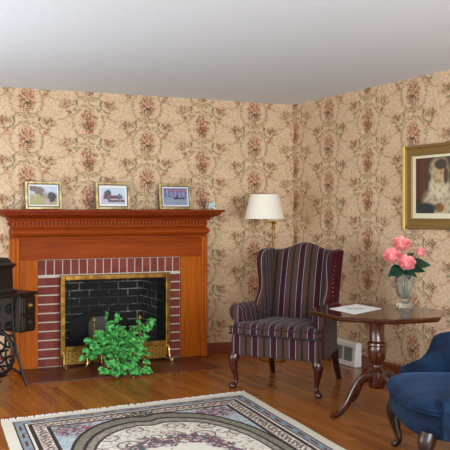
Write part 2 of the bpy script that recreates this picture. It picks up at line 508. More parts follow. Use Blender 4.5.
# ------------------------------------------------------------------ fire screen and andirons
fs = thing('fireplace_screen', 'brass-framed black mesh fireplace screen standing before the brick surround', 'fireplace screen', (-1.955, -.15, .0065))
hw = .523
b = nb(); zt = .80
box(b, -hw, -hw + .045, -.016, .016, .05, zt); box(b, hw - .045, hw, -.016, .016, .05, zt)
box(b, -hw + .045, hw - .045, -.016, .016, zt - .045, zt); box(b, -hw + .045, hw - .045, -.016, .016, .135, .18)
obj('screen_frame', b, M_brass, fs, smooth=False, bevel=.006)
b = nb(); box(b, -hw + .045, hw - .045, -.002, .002, .18, zt - .045); obj('mesh_panel', b, M_mesh, fs, smooth=False)
M_perf = Mat('perforated_brass', rgb(186, 142, 64), .35, .7)
p = M_perf.coords()
du = ((p[0] / .036).frac() - .5) * .036; dv = ((p[2] / .036 + .5 * ((p[0] / .036).floor() * .5).frac() * 2).frac() - .5) * .036
M_perf.color(M_perf.mix((du * du + dv * dv * 2.5).sqrt().lt(.008), rgb(176, 134, 60), rgb(84, 58, 26))); M_perf = M_perf.m
b = nb(); box(b, -hw + .045, hw - .045, -.008, .008, .022, .135); obj('bottom_panel', b, M_perf, fs, smooth=False)
for s in (-1, 1):
    b = nb(); xx = s * (hw - .025)
    tube(b, [(xx, -.016, .12), (xx, -.035, .115), (xx, -.04, .07), (xx + s * .004, -.05, .03), (xx + s * .004, -.075, .0165), (xx, -.10, .0165)], [.010, .012, .013, .011, .012, .016], 8, 4)
    ball(b, (xx, -.018, .125), .017); obj('foot', b, M_brassb, fs)
def andiron(x, label):
    t = thing('andiron', label, 'andiron', (x, -.235, .0065), 0, 'brass andirons before the fire screen')
    b = nb()
    pr = [(.008, .13)]
    for k in range(14): pr += [(.0105, .136 + k * .018), (.0065, .145 + k * .018)]
    pr += [(.012, .392), (.017, .404), (.012, .418), (.006, .424), (.004, .434)]
    lathe(b, pr, seg=10); obj('post', b, M_brassb, t)
    b = nb(); box(b, -.02, .02, -.012, .012, .115, .132)
    obj('crossbar', b, M_brassb, t, bevel=.003)
    for s in (-1, 1):
        b = nb(); tube(b, [(0, 0, .125), (s * .035, -.004, .128), (s * .062, -.01, .10), (s * .066, -.014, .05), (s * .075, -.02, .018), (s * .09, -.022, .011)], [.011, .011, .011, .009, .010, .011], 8, 4)
        obj('leg', b, M_brassb, t)
    b = nb(); tube(b, [(0, .0, .118), (0, .03, .10), (0, .052, .0105)], [.009, .009, .008], 6); obj('rear_leg', b, M_iron, t)
andiron(-2.195, 'brass twist-post andiron on the hearth left of the green plant')
andiron(-1.765, 'brass twist-post andiron half hidden behind the right side of the green plant')

# ------------------------------------------------------------------ plant on the hearth
pt = thing('potted_plant', 'bushy bright green leafy plant in a brown basket on the hearth', 'plant', (-2.13, -.53, .0065))
b = nb(); lathe(b, [(.070, 0), (.088, .03), (.095, .065), (.092, .10), (.097, .11), (.088, .11), (.08, .09)], seg=24); obj('basket', b, M_basket, pt)
stems, leaves = nb(), nb()
def leaflet(bm, p, d, nrm, L, W):
    d = d.normalized(); s = d.cross(nrm)
    if s.length < 1e-3: s = d.cross(Vector((1, 0, 0)))
    s.normalize(); nn = s.cross(d).normalized()
    prof = [(0, .08), (.2, .6), (.42, 1), (.65, .8), (.85, .4), (1, .02)]
    ra, rc, rb = [], [], []
    for t, w in prof:
        c = p + d * (L * t) - nn * (L * .22 * t * t)
        ra.append(bm.verts.new(c - s * (W * w) + nn * (.16 * W))); rc.append(bm.verts.new(c)); rb.append(bm.verts.new(c + s * (W * w) + nn * (.16 * W)))
    for i in range(len(prof) - 1):
        bm.faces.new((ra[i], ra[i + 1], rc[i + 1], rc[i])); bm.faces.new((rc[i], rc[i + 1], rb[i + 1], rb[i]))
def compound(bm, p, d, nrm, L):
    d = d.normalized(); s = d.cross(nrm)
    s = s.normalized() if s.length > 1e-3 else Vector((1, 0, 0))
    leaflet(bm, p + d * (L * .35), d, nrm, L * .75, L * .26)
    for q in (-1, 1):
        leaflet(bm, p + d * (L * .28), d * .6 + s * (q * .8), nrm, L * .6, L * .22)
        leaflet(bm, p + d * (L * .05), d * .15 + s * (q * .95), nrm, L * .5, L * .2)
rp = random.Random(3)
# tips in the plant's own frame: (right along the wall, toward the room, up)
tips = []
for k in range(120):
    a = rp.uniform(0, 2 * PI); r = math.sqrt(rp.uniform(0, 1)); el = rp.uniform(-.35, 1)
    tx = .215 * r * math.cos(a) + .01; ty = -.13 * r * math.sin(a) - .02
    tz = .12 + .27 * math.sqrt(max(0, 1 - r * r * .75)) * (el * .6 + .4) + rp.uniform(-.02, .02)
    tips.append((tx, ty, tz))
tips += [(rp.uniform(-.15, .17), rp.uniform(-.17, -.12), rp.uniform(.04, .15)) for _ in range(26)]
tips += [(.30, -.03, .40), (.26, -.05, .36), (.33, .0, .42), (.27, -.04, .16), (.24, -.1, .10), (.15, -.15, .03), (.19, -.17, .04), (.22, -.15, .05), (-.24, -.05, .22), (-.22, -.03, .30), (-.26, -.02, .16), (.02, .0, .46), (-.05, .02, .47), (.10, -.16, .05), (.25, -.02, .30), (.2, -.04, .36)]
for tx, ty, tz in tips:
    base = Vector((tx * .2, ty * .2, .11)); tip = Vector((tx, ty, tz))
    mid = base.lerp(tip, .55) + Vector((0, 0, .05 + .08 * rp.random()))
    path = spline([base, mid, tip], 4)
    tube(stems, path, [.004] * len(path), 5)
    d = (path[-1] - path[-2]); out = Vector((tx, ty - .12, .15)).normalized()
    nrm = Vector((rp.uniform(-.4, .4) + tx, -.9 + rp.uniform(-.3, .3), .8))
    compound(leaves, tip, d * .5 + out * .03 + Vector((rp.uniform(-.01, .01), 0, -.012)), nrm, rp.uniform(.055, .08))
    if len(path) > 5:
        q = path[-4]; compound(leaves, q, Vector((rp.uniform(-1, 1), -.7, rp.uniform(-.3, .6))), nrm, rp.uniform(.05, .075))
obj('stems', stems, M_stem, pt); obj('foliage', leaves, M_leaf, pt)
# keep the lowest leaves above the hearth
for o in pt.children:
    for v in o.data.vertices: v.co.z = max(v.co.z, .002)

# ------------------------------------------------------------------ framed prints on the mantel
def print_mat(name, kind):
    M = Mat(name, rgb(180, 180, 190), .5); p = M.coords('Generated'); u, v = p[0], p[2]
    w = M.vec(u, v, kind * 3.1)
    n = M.noise(w, 7, 4, .65); nf = M.noise(w, 18, 3, .6); nz = (n - .5) * .6
    u = u + (M.noise(w, 11, 3, .7) - .5) * .22; v = v + (M.noise(M.vec(v, u, kind * 7.7), 11, 3, .7) - .5) * .22
    if kind == 0:      # lane with trees on both sides
        c = M.mix((v + nz).sm(.45, .7), rgb(172, 164, 118), rgb(196, 206, 222))
        c = M.mix(((v - u * -.9) - 1.0 + nz).sm(.2, .0) * 0.0, c, rgb(0, 0, 0))
        hill = (v + u * .95 - .95 + nz * .6).sm(-.02, .05) * (u + nz * .4).lt(.62) * (v - (1.15 - u * .95) + nz * .5).lt(.0)
        c = M.mix((u * .85 + v * 0.0 + nz * .6).sm(.55, .40) * (v + u * .75 + nz * .5).sm(.72, .82) * (v + u * .35 + nz * .2).sm(1.12, 1.02), c, rgb(122, 106, 100))
        e = ((u - .80) / .17).pw(2.0) + ((v - .42) / .30).pw(2.0)
        c = M.mix((e + nz * 1.6).sm(1.1, .7), c, rgb(72, 66, 72))
        c = M.mix(((u - .62).abs() + nz * .3).sm(.12, .05) * v.lt(.35), c, rgb(196, 160, 172))
        c = M.mix(nf.sm(.5, .7) * .35, c, rgb(150, 136, 84))
    elif kind == 1:    # harbour with a tree and house
        c = M.mix((v + nz * .5).sm(.38, .5), rgb(188, 188, 206), rgb(196, 210, 228))
        e = ((u - .28) / .17).pw(2.0) + ((v - .58) / .34).pw(2.0)
        c = M.mix((e + nz * 2.0).sm(1.1, .6), c, rgb(62, 68, 84))
        e2 = (((u - .5) / .42).abs()).mx(((v - .42) / .12).abs())
        c = M.mix((e2 + nz).sm(1.05, .9), c, rgb(104, 70, 76))
        c = M.mix((((v - .18) / .09).abs() + nz * 2.0).sm(1.0, .6) * u.gt(.3), c, rgb(84, 80, 84))
        c = M.mix((((u - .78) / .10).pw(2.0) + ((v - .50) / .14).pw(2.0) + nz).sm(1.0, .6), c, rgb(96, 112, 150))
        c = M.mix(nf.sm(.52, .7) * .4, c, rgb(214, 200, 190))
    else:              # blue water-side arcade with a boat
        c = M.mix((v + nz * .4).sm(.4, .55), rgb(136, 150, 172), rgb(92, 100, 150))
        ar = ((u * 6.0).frac() - .5).abs()
        c = M.mix(ar.sm(.22, .32) * v.band(.5, .92) * .8, c, rgb(168, 150, 190))
        c = M.mix((((u - .55) / .35).abs().mx(((v - .86) / .1).abs())).lt(1) * .6, c, rgb(150, 80, 120))
        c = M.mix((((u - .66) / .24).abs().mx(((v - .40) / .05).abs()) + nz).lt(.95), c, rgb(26, 28, 50))
        c = M.mix((((u - .58) / .05).abs().mx(((v - .46) / .12).abs()) + nz).lt(.95), c, rgb(30, 30, 54))
        c = M.mix(nf.sm(.5, .68) * .45, c, rgb(150, 170, 170))
    M.color(c); return M.m
def framed(name, label, x, w, h, fw, pm, mat_m, ms, tilt=6):
    t = thing(name, label, 'picture', (x, -.10, 1.3812), 0, 'small gilt-framed prints on the mantel')
    T = Matrix.Rotation(rad(-tilt), 4, 'X')
    b = nb(); d = .018
    for a in ((-w / 2, -w / 2 + fw, 0, h), (w / 2 - fw, w / 2, 0, h), (-w / 2 + fw, w / 2 - fw, 0, fw), (-w / 2 + fw, w / 2 - fw, h - fw, h)):
        box(b, a[0], a[1], -d, 0, a[2], a[3], T)
    obj('gilt_frame', b, M_gold, t, smooth=False, bevel=.004)
    b = nb(); q = .005
    for a in ((-w / 2 + fw, -w / 2 + fw + q, fw, h - fw), (w / 2 - fw - q, w / 2 - fw, fw, h - fw), (-w / 2 + fw, w / 2 - fw, fw, fw + q), (-w / 2 + fw, w / 2 - fw, h - fw - q, h - fw)):
        box(b, a[0], a[1], -.015, -.004, a[2], a[3], T)
    obj('dark_fillet', b, M_black, t, smooth=False)
    b = nb(); box(b, -w / 2 + fw, w / 2 - fw, -.008, -.003, fw, h - fw, T); obj('paper_mat', b, mat_m, t, smooth=False)
    b = nb(); m = fw + q + ms; box(b, -w / 2 + m, w / 2 - m, -.0095, -.008, m, h - m, T); obj('print', b, pm, t, smooth=False)
    b = nb(); box(b, -w / 2 + .004, w / 2 - .004, -.003, .0, .004, h - .004, T); obj('backing', b, M_black, t, smooth=False)
    b = nb(); tube(b, [(0, .012, h * .7), (0, .09 if tilt else .03, .004)], .004, 6); obj('easel_strut', b, M_black, t)
    return t
framed('picture_frame', 'gilt-framed landscape print of a lane at the left end of the mantel', -2.612, .325, .245, .022, print_mat('print_lane', 0), M_white, .013)
framed('picture_frame', 'gilt-framed harbour print in the middle of the mantel', -1.970, .328, .247, .024, print_mat('print_harbour', 1), M_white, .022)
framed('picture_frame', 'gilt-framed blue waterside print nearest the mantel right end', -1.352, .328, .242, .024, print_mat('print_arcade', 2), M_white, .013)
gb = thing('glass_block', 'tiny square clear and pale blue glass block on the mantel right end', 'ornament', (-1.005, -.13, 1.3812), rad(-4))
M_ice = Mat('pale_ice_glass', rgb(214, 232, 240), .12); M_ice.b.inputs['Transmission Weight'].default_value = .35; M_ice = M_ice.m
b = nb(); box(b, -.04, .04, -.02, .02, .0, .076); obj('block', b, M_glass, gb, smooth=False, bevel=.006)
b = nb(); box(b, -.026, .026, -.0235, -.0205, .014, .062); obj('face_plate', b, M_ice, gb, smooth=False, bevel=.002)

# ------------------------------------------------------------------ large picture on the right wall
wp = thing('wall_picture', 'wide gilt-framed portrait of a lady in white on the right wall', 'picture', (0, -2.05, 1.225))
# local: the picture hangs on x = 0, spreads along y (0.40 toward the corner), z up
y0, y1, hh = -.62, .385, .665
b = nb(); fw = .085
def frame_rings(bm, prof):
    rings = [[(-d, y1 - i, i), (-d, y0 + i, i), (-d, y0 + i, hh - i), (-d, y1 - i, hh - i)] for d, i in prof]
    loft(bm, rings, cap=False)
frame_rings(b, [(.002, 0), (.030, .0), (.036, .008), (.034, .018), (.024, .03), (.022, .06), (.026, .07), (.026, fw - .006), (.012, fw)])
obj('gilt_moulding', b, M_goldd, wp, auto=25)
b = nb(); prof_e = [(.0, -.008), (.040, -.008), (.045, -.001), (.042, .012), (.030, .016)]
loft(b, [[(-d, y1 - i, z) for d, i in prof_e] for z in (.0, hh)]); obj('lit_edge', b, M_goldlit, wp, auto=25)  # lit outer bevel painted as a brighter strip, on the corner side only
b = nb(); box(b, -.012, -.004, y0 + fw - .01, y1 - fw + .01, fw - .01, hh - fw + .01); obj('cream_mat', b, M_cream, wp, smooth=False)
def portrait():
    M = Mat('portrait_print', rgb(60, 50, 44), .5); p = M.coords('Object')
    u = (.265 - p[1]) / .78; v = (p[2] - .125) / .44          # u grows to the right as seen
    w = M.vec(p[1], p[2], 2.0); n = M.noise(w, 9, 3, .6); nz = (n - .5); nf = M.noise(w, 28, 2)
    c = M.mix((v + nz * .5).sm(.1, .9), rgb(48, 42, 34), rgb(74, 68, 58))
    c = M.mix((u + nz * .12).sm(.20, .10) * (v + nz * .3).sm(.22, .34), c, rgb(98, 54, 46))
    c = M.mix(((p[1] * 60.0).op('SINE')).sm(.2, 1.0) * u.lt(.16) * v.gt(.3) * .5, c, rgb(70, 34, 34))
    def el(cx, cz, rx, rz, soft=.25, amt=.5): 
        dx = (u - cx) / rx; dz = (v - cz) / rz
        return ((dx * dx + dz * dz).sqrt() + nz * amt).sm(1 + soft, 1 - soft)
    c = M.mix(el(.34, .20, .23, .26), c, rgb(196, 180, 146))      # pale dress and lap
    c = M.mix(el(.33, .48, .14, .22), c, rgb(214, 200, 168))
    c = M.mix(el(.33, .74, .125, .24), c, rgb(190, 168, 128))     # veil
    c = M.mix(el(.37, .70, .05, .11, .2, .2), c, rgb(206, 162, 132))
    c = M.mix(el(.35, .86, .085, .09), c, rgb(74, 64, 58))
    c = M.mix(el(.42, .66, .03, .16, .3, .2), c, rgb(84, 66, 50))
    c = M.mix(el(.33, .10, .07, .08), c, rgb(136, 96, 56))
    c = M.mix(el(.14, .06, .14, .13), c, rgb(42, 52, 60))
    c = M.mix(el(.80, .45, .22, .6), c, rgb(54, 58, 44))
    c = M.mix(nf.sm(.48, .64) * .3, c, rgb(70, 56, 42))
    c = M.mix(nf.sm(.5, .7) * .25, c, rgb(60, 48, 38)); M.color(c); return M.m
b = nb(); box(b, -.0135, -.012, y0 + .12, y1 - .12, .125, hh - .105); obj('portrait_print', b, portrait(), wp, smooth=False)

# ------------------------------------------------------------------ wall register
M_vent = Mat('white_enamel', rgb(232, 232, 226), .4).m
M_slot = Mat('grey_grille', rgb(128, 130, 128), .5).m
wv = thing('floor_register', 'white metal heating register with two grilles low on the right wall', 'vent', (-.024, -.945, 0.001))
b = nb(); prof = [(-.0005, 0), (-.075, 0), (-.075, .012), (-.06, .20), (-.052, .21), (-.0005, .21)]
loft(b, [[(x, y, z) for x, z in prof] for y in (-.17, .17)]); obj('register_frame', b, M_vent, wv, smooth=False, bevel=.004)
for s in (-1, 1):
    b = nb()
    Tm = Matrix.Translation((-.069, s * .072, .105)) @ Matrix.Rotation(rad(4.8), 4, 'Y')
    box(b, -.003, .003, -.058, .058, -.06, .06, Tm)
    for k in range(9):
        box(b, -.007, .0, -.056, .056, -.056 + k * .013, -.049 + k * .013, Tm)
    obj('grille', b, M_slot, wv, smooth=False)

# ------------------------------------------------------------------ rug
def m_rug():
    M = Mat('rug_pile', rgb(214, 206, 190), .95, spec=.1)
    t = M.nt.nodes.new('ShaderNodeUVMap'); t.uv_map = 'plan'
    sp = M.nt.nodes.new('ShaderNodeSeparateXYZ'); M.nt.links.new(t.outputs[0], sp.inputs[0])
    u, v = X(M.nt, sp.outputs[0]), X(M.nt, sp.outputs[1])
    W, L = 1.87, 2.9
    au = W / 2 - (u - W / 2).abs(); av = L / 2 - (v - L / 2).abs()
    e = au.mn(av)                                   # distance from the nearest edge
    vec = M.vec(u, v, 0)
    n = M.noise(vec, 26, 2); n2 = M.noise(vec, 42, 2, .5, .4); n3 = M.noise(vec, 16, 3, .6, .6); n4 = M.noise(vec, 60, 1)
    cream = rgb(216, 208, 192); dark = rgb(48, 26, 34); oliv = rgb(126, 126, 108); blue = rgb(150, 172, 182)
    along = (u + v)
    # border bands
    blk = (((u + v) / .17).frac() - .5).abs()
    c = M.mix(e.band(.068, .142), cream, rgb(150, 146, 150))
    c = M.mix(e.band(.068, .142) * n2.sm(.47, .54) * .6, c, rgb(96, 92, 100))
    c = M.mix(e.band(.068, .078).mx(e.band(.132, .142)), c, rgb(36, 30, 40))
    dia = (blk * 4.0 + (e - .105).abs() * 22.0).lt(.62)
    c = M.mix(dia, c, rgb(110, 150, 170))
    c = M.mix(e.band(.098, .112) * blk.gt(.22), c, rgb(52, 40, 48))
    c = M.mix(e.band(.158, .186), c, dark)
    c = M.mix(e.band(.190, .262) * n2.sm(.47, .53), c, rgb(138, 106, 104))
    c = M.mix(e.band(.203, .249) * (along / .05).frac().gt(.5) * .75, c, rgb(78, 58, 66))
    c = M.mix(e.band(.266, .292), c, dark)
    inn = e.gt(.292)
    # spandrels
    spn = M.mix(n3.sm(.40, .50), blue, rgb(178, 192, 196))
    cu = (au - .43); cv = (av - .40)
    fl = (((cu * cu + cv * cv).sqrt()) / .17 + (n - .5) * 1.2).sm(1.1, .7)
    spn = M.mix(fl * n.sm(.46, .52), spn, rgb(64, 84, 92))
    spn = M.mix(fl * n2.sm(.50, .56), spn, rgb(168, 78, 92))
    spn = M.mix(n4.sm(.60, .66) * .6, spn, rgb(92, 104, 112))
    c = M.mix(inn, c, spn)
    # medallion border, a fat oval with nipped points
    dx = ((u - W / 2).abs() / .665); dy = ((v - L / 2).abs() / 1.185)
    d = (dx.pw(2.5) + dy.pw(2.5)).pw(.4)
    nip = ((u - W / 2).abs() / .10).sm(1.0, 0.0) * .03
    d = d + nip
    c = M.mix(inn * d.lt(1.0), c, dark)
    c = M.mix(inn * d.lt(.972), c, oliv)
    c = M.mix(inn * d.band(.90, .972) * n2.sm(.50, .56) * .7, c, rgb(92, 84, 78))
    c = M.mix(inn * d.band(.872, .90), c, dark)
    c = M.mix(inn * d.band(.815, .872) * (d * 0.0 + n.sm(.47, .53)) * .8, c, rgb(166, 150, 138))
    c = M.mix(inn * d.band(.792, .815), c, rgb(70, 52, 56))
    fld = inn * d.lt(.792)
    c = M.mix(fld, c, rgb(220, 214, 200))
    # scrolls and a wreath of flowers
    sc = ((n3 - .5).abs()).sm(.035, .018) * d.band(.48, .77) * n.sm(.36, .46)
    c = M.mix(fld * sc * .9, c, rgb(122, 100, 90))
    for (su, sv, sr, sg) in ((.13, .60, .075, 1), (.33, .68, .085, -1), (.06, .78, .07, -1), (.24, .86, .09, 1), (.47, .90, .08, 1)):
        px_ = (u - W / 2).abs() - su; py_ = v - sv
        rr = (px_ * px_ + py_ * py_).sqrt(); th = py_.op('ARCTAN2', px_)
        spi = ((rr / (sr * .62) - th * (sg / 6.2832)).frac() - .5).abs().lt(.13) * rr.lt(sr)
        c = M.mix(fld * rr.lt(sr) * .35 * (rr / (sr * .62) - th * (sg / 6.2832)).frac().lt(.5), c, rgb(186, 172, 166))
        c = M.mix(fld * spi * .9, c, rgb(104, 80, 74))
    kn = (((u - W / 2) / .13).pw(2.0) + ((v - .25) / .07).pw(2.0) + (n - .5) * 1.5).lt(.9)
    c = M.mix(kn * n2.sm(.44, .50), c, rgb(44, 52, 50))
    wv_ = (((d + (n3 - .5) * .30) - .50).abs()).sm(.085, .055)
    wi = (((d + (n3 - .5) * .2) - .14).abs()).sm(.14, .10)
    wr = wv_.mx(wi)
    c = M.mix(fld * wr * n.sm(.42, .48), c, rgb(70, 96, 104))
    c = M.mix(fld * wr * n2.sm(.50, .56), c, rgb(150, 76, 92))
    c = M.mix(fld * wr * n4.sm(.55, .60), c, rgb(70, 62, 66))
    c = M.mix(n4 * .18, c, rgb(150, 140, 130))
    M.color(c); M.bump(n4, .3, .003); return M.m
M_rug = m_rug()
A = Vector((-3.335, -1.715, 0)); Bq = Vector((-1.468, -1.605, 0)); sk = Vector((-.131, -.991, 0))
L = 2.9; W = 1.87
b = nb(); uvl = b.loops.layers.uv.new('plan')
NX, NY = 24, 36
g = [[None] * (NX + 1) for _ in range(NY + 1)]
for j in range(NY + 1):
    for i in range(NX + 1):
        p = A.lerp(Bq, i / NX) + sk * (L * j / NY)
        p.z = .012 + .0012 * math.sin(i * 1.3 + j * .7); g[j][i] = b.verts.new(p)
uvof = {}
for j in range(NY + 1):
    for i in range(NX + 1): uvof[g[j][i]] = (W * i / NX, L * j / NY)
for j in range(NY):
    for i in range(NX): b.faces.new((g[j][i], g[j + 1][i], g[j + 1][i + 1], g[j][i + 1]))
rim = [g[0][i] for i in range(NX + 1)] + [g[j][NX] for j in range(1, NY + 1)] + [g[NY][i] for i in range(NX - 1, -1, -1)] + [g[j][0] for j in range(NY - 1, 0, -1)]
low = [b.verts.new((v.co.x, v.co.y, .001)) for v in rim]
for k, v in enumerate(rim): uvof[low[k]] = uvof[v]
for k in range(len(rim)):
    q = (k + 1) % len(rim); b.faces.new((rim[k], rim[q], low[q], low[k]))
for f in b.faces:
    for l in f.loops: l[uvl].uv = uvof[l.vert]
rg = thing('area_rug', 'cream floral rug with dark and blue borders on the wood floor', 'rug', (-2.6, -3.1, 0))
ro = obj('pile', b, M_rug, rg); ro.matrix_parent_inverse = Matrix.Translation((2.6, 3.1, 0))
M_fr = Mat('white_fringe', rgb(226, 222, 212), .9).m
for end in (0, 1):
    b = nb(); rr = random.Random(11 + end)
    n = 150
    for k in range(n):
        p = A.lerp(Bq, (k + .5) / n) + (sk * L if end else Vector())
        dv = sk if end else -sk
        q = p + dv * rr.uniform(.035, .06) + Vector((rr.uniform(-.02, .02), 0, 0))
        tube(b, [(p.x, p.y, .008), ((p.x + q.x) / 2, (p.y + q.y) / 2, .011), (q.x, q.y, .004)], [.0055, .006, .004], 5)
    f = obj('fringe', b, M_fr, rg); f.matrix_parent_inverse = Matrix.Translation((2.6, 3.1, 0))

# ------------------------------------------------------------------ wing chair
wc = thing('wing_chair', 'dark striped wingback armchair with cabriole legs near the room corner', 'armchair', (-1.245, -1.66, 0), rad(-52))
def lx_prism(bm, poly, x0, x1):          # polygon in (y, z) extruded along x
    loft(bm, [[(x0, y, z) for y, z in poly], [(x1, y, z) for y, z in poly]])
b = nb(); prism(b, [(-.345, -.035), (.345, -.035), (.29, .66), (-.29, .66)], .258, .42)
obj('seat_base', b, M_sx, wc, bevel=.02, bseg=3)
# seat cushion: T-shaped, crowned
b = nb()
out = [(-.352, -.062), (-.18, -.072), (.18, -.072), (.352, -.062), (.352, .06), (.280, .075), (.235, .56), (-.235, .56), (-.280, .075), (-.352, .06)]
def ring_off(poly, k, z):
    cx = sum(p[0] for p in poly) / len(poly); cy = sum(p[1] for p in poly) / len(poly)
    return [(cx + (x - cx) * k, cy + (y - cy) * k, z) for x, y in poly]
dense = []
for i, p in enumerate(out):
    q = out[(i + 1) % len(out)]
    for t in range(5): dense.append((p[0] + (q[0] - p[0]) * t / 5, p[1] + (q[1] - p[1]) * t / 5))
loft(b, [ring_off(dense, .90, .414), ring_off(dense, .975, .424), ring_off(dense, 1.0, .45), ring_off(dense, .985, .482), ring_off(dense, .93, .500), ring_off(dense, .78, .512), ring_off(dense, .5, .520), ring_off(dense, .2, .523)])
obj('seat_cushion', b, M_sx, wc, sub=1)
b = nb()
for z_, k in ((.430, .995), (.480, .992)):
    r = ring_off(dense, k, z_); tube(b, [Vector(p) for p in r] + [Vector(r[0])], .0055, 6)
obj('cushion_piping', b, M_piping, wc)
# back: crest line rises to the middle, raked backwards
b = nb(); rings = []
N = 16
for fy in (0, 1):
    pass
def back_pt(x, z): return .535 + .15 * (z - .45) / .65
def crest(x): 
    t = abs(x) / .262
    return 1.035 + .062 * (.5 + .5 * math.cos(PI * min(1, t * 1.15)))
zs = [0, .12, .3, .5, .7, .85, .94, .98, 1.0]
front, backf = [], []
for k in range(N + 1):
    x = -.256 + .512 * k / N
    top = crest(x); z0 = .40
    puff = .035 * (1 - (x / .256) ** 2)
    prof = []
    for t in zs:
        z = z0 + (top - z0) * t
        prof.append((x, back_pt(x, z) - puff * math.sin(PI * min(1, t * .95 + .05)) + (.02 if t == 1 else 0.005 if t > .97 else 0), z))
    prof.append((x, back_pt(x, top) + .05, top + .012)); prof.append((x, back_pt(x, top) + .09, top - .005))
    for t in (.9, .6, .3, 0): prof.append((x * .97, back_pt(x, z0 + (top - z0) * t) + .11, z0 + (top - z0) * t))
    rings.append(prof)
loft(b, rings); obj('backrest', b, M_sx, wc, auto=60)
for s in (-1, 1):
    # wing
    b = nb()
    poly = [(.60, .50), (.34, .545), (.33, .60), (.37, .66), (.43, .72), (.445, .80), (.43, .90), (.43, .97), (.46, 1.02), (.52, 1.045), (.60, 1.05), (.73, 1.045), (.715, .95), (.64, .50)]
    pts = [(p.x, p.y) for p in spline([(y, z, 0) for y, z in poly], 3)]
    loft(b, [[(s * (.238 + .025 * max(0, (z - .5) / .5)), y, z) for y, z in pts],
             [(s * (.250 + .025 * max(0, (z - .5) / .5)), y - .012, z + .006) for y, z in pts],
             [(s * (.278 + .025 * max(0, (z - .5) / .5)), y - .012, z + .006) for y, z in pts],
             [(s * (.292 + .025 * max(0, (z - .5) / .5)), y, z) for y, z in pts]])
    w = obj('wing', b, [M_sy, M_maroon, M_sx], wc, auto=50)
    for p_ in w.data.polygons:
        if s * p_.normal.x > .5: p_.material_index = 1
        elif abs(p_.normal.x) < .75: p_.material_index = 2
    # nail heads down the front edge of the outer wing
    if s == 1:
        for k in range(9):
            z_ = .70 + k * .033; b = nb()
            ball(b, (.296 + .025 * (z_ - .5) / .5, .475 - .02 * math.sin(k * .5), z_), .0065, 8, 5); obj('nail_head', b, M_brass, w)
    # arm with a scrolled roll
    b = nb(); sec = []
    cxr, czr, rr_ = .345, .585, .055
    sec.append((.27, .40)); sec.append((.275, .50)); sec.append((.29, .56))
    for k in range(0, 15):
        a = rad(190 - k * 19); sec.append((cxr + rr_ * math.cos(a), czr + rr_ * math.sin(a)))
    sec += [(.355, .50), (.358, .26), (.30, .26)]
    rings = []
    for y_, k_ in ((.045, .80), (.05, .95), (.062, 1.0), (.30, 1.0), (.62, .92)):
        flare = .0
        rings.append([(s * (.325 + (x_ - .325) * k_ - .055 * max(0, (y_ - .1)) / .5), y_, .45 + (z_ - .45) * (k_ if k_ < 1 and y_ < .1 else 1)) for x_, z_ in sec])
    loft(b, rings); ar = obj('arm', b, [M_sy, M_maroon, M_sx], wc, auto=50)
    for p_ in ar.data.polygons:
        c_ = p_.center
        if abs(c_.x) > .352 and c_.z < .54: p_.material_index = 1
        elif p_.normal.y < -.5: p_.material_index = 2
    # front cabriole leg
    b = nb(); xx = s * .325
    o_ = Vector((s * .7, -.7, 0))
    def L_(d, z_): return (xx + o_.x * d, .0 + o_.y * d, z_)
    tube(b, [L_(0, .262), L_(.012, .23), L_(.016, .19), L_(.004, .13), L_(-.008, .08), L_(-.004, .045), L_(.012, .028), L_(.022, .016), L_(.018, .004)],
         [.040, .042, .034, .024, .018, .017, .026, .030, .022], 12, 4)
    obj('leg', b, M_cherry, wc)
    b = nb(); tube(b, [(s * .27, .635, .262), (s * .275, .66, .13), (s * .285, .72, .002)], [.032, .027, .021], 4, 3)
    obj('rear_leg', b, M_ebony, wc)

# ------------------------------------------------------------------ floor lamp
fl = thing('floor_lamp', 'brass swing-arm floor lamp with cream shade behind the striped armchair', 'lamp', (-.545, -.50, 0))
b = nb(); lathe(b, [(.125, 0.001), (.128, .008), (.115, .018), (.05, .028), (.03, .045), (.014, .06)], seg=28); obj('base', b, M_brass, fl)
b = nb(); lathe(b, [(.011, .05), (.0105, .7), (.016, .705), (.016, .72), (.0105, .725), (.0105, 1.195), (.018, 1.2), (.02, 1.215), (.012, 1.225), (.014, 1.25), (.02, 1.262), (.01, 1.275)], seg=14); obj('pole', b, M_brass, fl)
A1 = Vector((-.112, -.02, 0)) ; A1 = Vector((-.075, .03, 0))
b = nb(); tube(b, [(.03, -.012, 1.262), (0, 0, 1.262), (A1.x * .5, A1.y * .5, 1.267), (A1.x, A1.y, 1.272), (A1.x, A1.y, 1.30), (A1.x, A1.y, 1.335)], [.012, .012, .009, .013, .011, .009], 10); obj('swing_arm', b, M_brass, fl)
b = nb(); lathe(b, [(.010, 1.325), (.022, 1.33), (.024, 1.37), (.018, 1.40), (.018, 1.44)], (A1.x, A1.y, 0), 14); obj('socket', b, M_brass, fl)
b = nb(); tube(b, [(A1.x - .035, A1.y - .01, 1.345), (A1.x, A1.y, 1.345)], .006, 6); obj('switch_key', b, M_black, fl)
b = nb(); SZ0, SZ1 = 1.297, 1.522
lathe(b, [(.184, SZ0), (.132, SZ1), (.129, SZ1), (.181, SZ0)], (A1.x, A1.y, 0), 40, cap=False)
b.verts.ensure_lookup_table()
nv = len(b.verts)
for k in range(40):
    j = (k + 1) % 40
    b.faces.new((b.verts[k], b.verts[j], b.verts[120 + j], b.verts[120 + k]))
obj('lamp_shade', b, M_shade, fl, auto=30)
b = nb(); ball(b, (A1.x, A1.y, 1.47), .032, 12, 10, (1, 1, 1.25)); obj('bulb', b, M_white, fl)
b = nb(); tube(b, [(A1.x, A1.y, 1.51), (A1.x, A1.y, 1.532)], .005, 6)
for k in range(3):
    a = k * 2 * PI / 3; tube(b, [(A1.x, A1.y, 1.53), (A1.x + .13 * math.cos(a), A1.y + .13 * math.sin(a), 1.537)], .002, 5)
obj('shade_spider', b, M_brass, fl)

